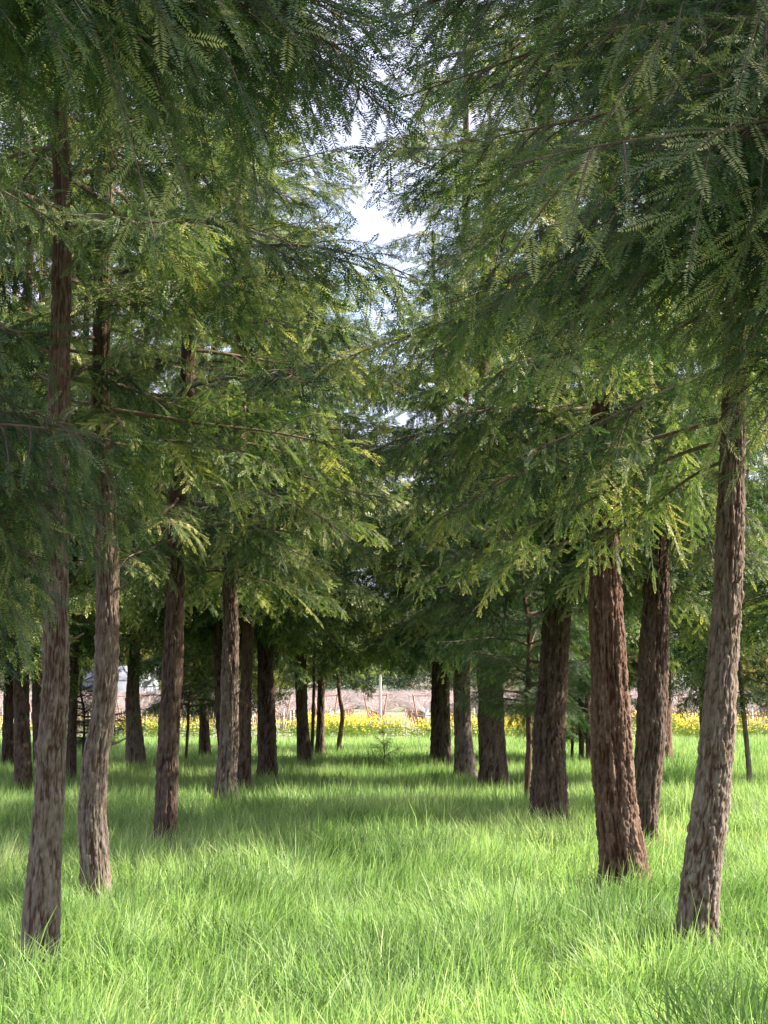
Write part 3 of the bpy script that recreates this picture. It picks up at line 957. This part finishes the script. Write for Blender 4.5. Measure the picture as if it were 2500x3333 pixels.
# ------------------------------------------------------------------ mustard
def mustard():
    n = 4200
    y = rng.uniform(48.5, 59.0, n)
    x = rng.uniform(-0.29, 0.29, n) * y
    pat = fbm(x * 0.45 + 4, y * 0.25, k=71, o=3)
    k = rng.random(n) < np.clip((pat - 0.47 - 0.06 * (np.abs(x - .5) > 6)) * 8, 0.03, 1)
    x, y, pat = x[k], y[k], pat[k]
    mb, fl = MB(), MB()
    for a, b, q in zip(x, y, pat):
        h = (0.42 + 0.42 * q) * random.uniform(0.7, 1.1)
        lx, ly = random.gauss(0, .08), random.gauss(0, .08)
        top = np.array([a + lx, b + ly, h])
        mb.tube([(a, b, 0), tuple(top)], [.009, .005], 3, random.uniform(.2, .7))
        for j in range(5):
            z = random.uniform(.05, h * .7)
            dx, dy = random.gauss(0, .09), random.gauss(0, .09)
            mb.add([(a, b, z), (a + dx + .03, b + dy, z + .05), (a + dx * 1.6, b + dy * 1.6, z + .02)], F3=[(0, 1, 2)], tint=random.uniform(.2, .8))
        for j in range(5):
            c = top + np.array([random.gauss(0, .07), random.gauss(0, .07), random.gauss(-0.05, .10)])
            s_ = random.uniform(.022, .042)
            e = np.random.normal(0, 1, (2, 3))
            e[0] /= np.linalg.norm(e[0])
            e[1] -= e[0] * e[1].dot(e[0])
            e[1] /= np.linalg.norm(e[1])
            fl.add([c + e[0] * s_, c + e[1] * s_, c - e[0] * s_, c - e[1] * s_], F4=[(0, 1, 2, 3)], tint=random.random())
    mg = leaf_mat('mustard_leaf', [(0, (0.10, 0.18, 0.03)), (1, (0.25, 0.34, 0.08))], 0.4, (1.2, 1.2, .6), objrand=0)
    my = leaf_mat('mustard_petal', [(0, (0.72, 0.54, 0.05)), (1, (0.80, 0.70, 0.16))], 0.4, (1, 1, .6), objrand=0)
    link('mustard_stalks', mb.mesh('mustard_stalks', mg), kind='stuff', label='green stalks of the mustard growing along the vineyard edge', category='plants')
    link('mustard_flowers', fl.mesh('mustard_flowers', my), kind='stuff', label='band of yellow mustard flowers between grass and vineyard', category='flowers')


mustard()

# ------------------------------------------------------------------ vineyard
M_RUST = plain_mat('red_painted_steel', [(0.3, (0.30, 0.15, 0.12)), (0.7, (0.42, 0.25, 0.21))], 0.7, 9)
M_CANE = plain_mat('vine_cane', [(0.3, (0.32, 0.25, 0.25)), (0.7, (0.52, 0.45, 0.44))], 0.8, 5)
M_VINE = plain_mat('vine_trunk', [(0.3, (0.16, 0.11, 0.085)), (0.7, (0.28, 0.21, 0.16))], 0.9, 12)
M_STAKE = plain_mat('pale_stake', [(0.3, (0.60, 0.56, 0.50)), (0.7, (0.74, 0.70, 0.64))], 0.7, 9)
M_WIRE = plain_mat('wire', [(0.3, (0.35, 0.32, 0.30)), (0.7, (0.5, 0.46, 0.42))], 0.5, 9)


def frame_mesh():
    mb = MB()
    mb.tube([(-.20, 0, 0), (-.48, 0, 1.48)], .032, 4)
    mb.tube([(.20, 0, 0), (.48, 0, 1.48)], .032, 4)
    mb.tube([(-.45, 0, 1.42), (.45, 0, 1.42)], .022, 4)
    mb.tube([(-.30, 0, .62), (.30, 0, .62)], .022, 4)
    return mb.mesh('trellis_frame', M_RUST)


def vine_meshes(seed):
    r = np.random.default_rng(seed)
    vt, cn = MB(), MB()
    for y in np.arange(0.8, 8, 1.6):
        vt.tube([(0, y, 0), (r.normal(0, .03), y, .4), (0, y + .05, .75)], [.045, .035, .03], 5)
        for sg in (-1, 1):
            vt.tube([(0, y, .72), (sg * .15, y + .35 * sg, .80), (sg * .22, y + .75 * sg, .82)], [.025, .02, .015], 4)
        for j in range(60):
            p = np.array([r.uniform(-.25, .25), y + r.uniform(-.8, .8), .78])
            q = p + [np.sign(p[0]) * r.uniform(.05, .75), r.normal(0, .2), r.uniform(.05, .8)]
            e = q + [r.normal(0, .35), r.normal(0, .3), r.uniform(-.1, .25)]
            cn.tube([p, q, e], [.007, .005, .003], 3)
    return vt.mesh('vine_trunks', M_VINE), cn.mesh('vine_canes', M_CANE)


FRAME = frame_mesh()
VINES = [vine_meshes(s_) for s_ in (1, 2, 3)]
stk = MB()
stk.box((0, 0, .45), (.05, .05, .9))
STAKE = stk.mesh('stake', M_STAKE)
for i, x in enumerate(np.arange(-26, 27, 1.95)):
    root = bpy.data.objects.new('vineyard_row', None)
    C.objects.link(root)
    y0 = 61 + 0.9 * ((i * 7) % 4)
    root.location = (x + 0.35, y0, 0)
    root['label'] = 'leafless vineyard row on red V-shaped trellis frames beyond the yellow mustard'
    root['category'] = 'vineyard row'
    root['group'] = 'vineyard rows beyond the grove'
    for k in range(6):
        f = link('trellis_frame', FRAME, root)
        f.location = (0, k * 8.0, 0)
        f.rotation_euler = (random.gauss(0, .03), random.gauss(0, .04), random.gauss(0, .05))
        vt, cn = VINES[(i + k) % 3]
        a = link('vine_trunk_line', vt, root)
        a.name = 'vine'
        a.location = (0, k * 8.0, 0)
        b = link('cane', cn, a)
        if k < 2:
            for j in range(4):
                s_ = link('stake', STAKE, root)
                s_.location = (random.gauss(0, .03) + .08, k * 8 + .8 + 1.6 * j, 0)
                s_.rotation_euler = (random.gauss(0, .05), random.gauss(0, .05), random.random())
    mb = MB()
    for sx, z in ((-.47, 1.42), (.47, 1.42), (-.38, 1.0), (.38, 1.0), (0, .75)):
        mb.tube([(sx, 0, z), (sx, 24, z - .02), (sx, 48, z)], .004, 3)
    link('wire', mb.mesh('wire', M_WIRE), root)

pp = at(1238, 2330, 58.5)
mb = MB()
mb.tube([(0, 0, -.1), (0, 0, 2.1), (0, 0, 2.2)], [.055, .05, .045], 10)
mb.tube([(0, 0, 2.2), (0, 0, 2.24)], [.045, .005], 10)
o = link('white_pole', mb.mesh('white_pole', plain_mat('white_paint', [(0.3, (0.38, 0.38, 0.37)), (0.7, (0.46, 0.46, 0.45))], 0.5, 5)))
o.location = (pp[0], 58.5, 0)
o['label'], o['category'] = 'plain white upright pole among the red trellis frames', 'pole'


# ------------------------------------------------------------------ far trees beyond the vineyard
def far_tree_meshes(seed, leafy):
    r = np.random.default_rng(seed)
    tr, cr = MB(), MB()
    tr.tube([(0, 0, -.2), (.1, 0, 1.5), (0, .1, 3.2)], [.13, .11, .08], 7)
    tips = []
    for i in range(16):
        a, z = r.uniform(0, 6.28), r.uniform(1.4, 3.2)
        L_ = r.uniform(1.6, 3.2)
        e = np.array([math.cos(a) * L_ * .75, math.sin(a) * L_ * .75, z + L_ * r.uniform(.35, 1.1)])
        m = (e + [0, 0, z]) / 2 + r.normal(0, .15, 3)
        tr.tube([(0, 0, z), m, e], [.07, .045, .015], 4)
        tips += [m, e]
    for i in range(8):
        tips.append(np.array([r.normal(0, 1.3), r.normal(0, 1.3), r.uniform(.3, 1.4)]))
    if leafy:
        for t in tips:
            for j in range(150):
                c = t + r.normal(0, .55, 3) * [1, 1, .8]
                s_ = r.uniform(.06, .14)
                e = r.normal(0, 1, (2, 3)) * s_
                cr.add([c, c + e[0], c + e[1]], F3=[(0, 1, 2)], tint=r.uniform(0, 1))
    else:
        for t in tips:
            for j in range(60):
                c = t + r.normal(0, .35, 3)
                e = c + r.normal(0, .35, 3) + [0, 0, .2]
                cr.add([c, c + [0.02, 0, .02], e], F3=[(0, 1, 2)], tint=r.uniform(0, 1))
                cr.add([c, c + [0, 0.025, .02], e], F3=[(0, 1, 2)], tint=r.uniform(0, 1))
    return tr, cr


M_FARG = leaf_mat('far_evergreen_leaf', [(0, (0.03, 0.06, 0.04)), (1, (0.09, 0.13, 0.07))], 0.2)
M_FARY = leaf_mat('far_yellow_leaf', [(0, (0.20, 0.20, 0.06)), (1, (0.42, 0.38, 0.12))], 0.3)
M_FART = leaf_mat('far_bare_twig', [(0, (0.30, 0.22, 0.17)), (1, (0.50, 0.40, 0.31))], 0.1, (1, 1, 1))
FARM = []
for s_, (leafy, m) in enumerate([(True, M_FARG), (True, M_FARY), (False, M_FART), (False, M_FART)]):
    t_, c_ = far_tree_meshes(300 + s_, leafy)
    FARM.append((t_.mesh('trunk', M_VINE, True), c_.mesh('crown', m)))
FT = ['dark evergreen tree far beyond the vineyard', 'yellowish tree far beyond the vineyard', 'leafless tan tree far beyond the vineyard']
rf = np.random.default_rng(5)
for i in range(46):
    y = rf.uniform(125, 175)
    x = -0.30 * y + 0.60 * y * (i + rf.uniform(0, .9)) / 46
    k = rf.choice([0, 1, 2, 3], p=[.28, .16, .28, .28])
    if 0.0 < x / y < 0.02:
        k = 0
    root = bpy.data.objects.new('far_tree', None)
    C.objects.link(root)
    root.location = (x, y, 0)
    sc_ = rf.uniform(.9, 1.7)
    root.scale = (sc_ * 1.15, sc_ * 1.15, sc_)
    root.rotation_euler = (0, 0, rf.uniform(0, 6))
    root['label'], root['category'], root['group'] = FT[min(k, 2)], 'tree', 'trees beyond the vineyard'
    link('trunk', FARM[k][0], root)
    link('crown', FARM[k][1], root)

# ------------------------------------------------------------------ grey shed seen past the second trunk
root = bpy.data.objects.new('shed', None)
C.objects.link(root)
sp = at(392, 2255, 112)
root.location = (sp[0], 112, 0)
root['label'], root['category'] = 'small blue grey shed beyond the vineyard at the left', 'shed'
M_SHED = plain_mat('shed_boards', [(0.3, (0.26, 0.30, 0.36)), (0.7, (0.34, 0.38, 0.44))], 0.7, 2)
M_SROOF = plain_mat('shed_roof', [(0.3, (0.16, 0.17, 0.20)), (0.7, (0.24, 0.25, 0.28))], 0.6, 2)
mb = MB()
mb.box((0, 0, 1.2), (5.0, 3.6, 2.4))
link('wall', mb.mesh('wall', M_SHED), root)
mb = MB()
mb.add([(-2.8, -2.1, 2.3), (2.8, -2.1, 2.3), (2.8, 0, 3.3), (-2.8, 0, 3.3), (2.8, 2.1, 2.3), (-2.8, 2.1, 2.3),
        (-2.8, -2.1, 2.42), (2.8, -2.1, 2.42), (2.8, 0, 3.42), (-2.8, 0, 3.42), (2.8, 2.1, 2.42), (-2.8, 2.1, 2.42)],
       F4=[(6, 7, 8, 9), (9, 8, 10, 11), (0, 3, 2, 1), (3, 5, 4, 2), (0, 1, 7, 6), (5, 11, 10, 4), (0, 6, 9, 3), (3, 9, 11, 5), (1, 2, 8, 7), (2, 4, 10, 8)])
link('roof', mb.mesh('roof', M_SROOF), root)
mb = MB()
mb.box((-1.2, -1.84, 1.3), (1.0, .08, .9))
w_ = link('window', mb.mesh('window', M_STAKE), root)
mb = MB()
mb.box((-1.2, -1.89, 1.3), (.8, .04, .7))
link('pane', mb.mesh('pane', plain_mat('glass', [(0, (.05, .06, .08)), (1, (.08, .1, .12))], .1)), w_)
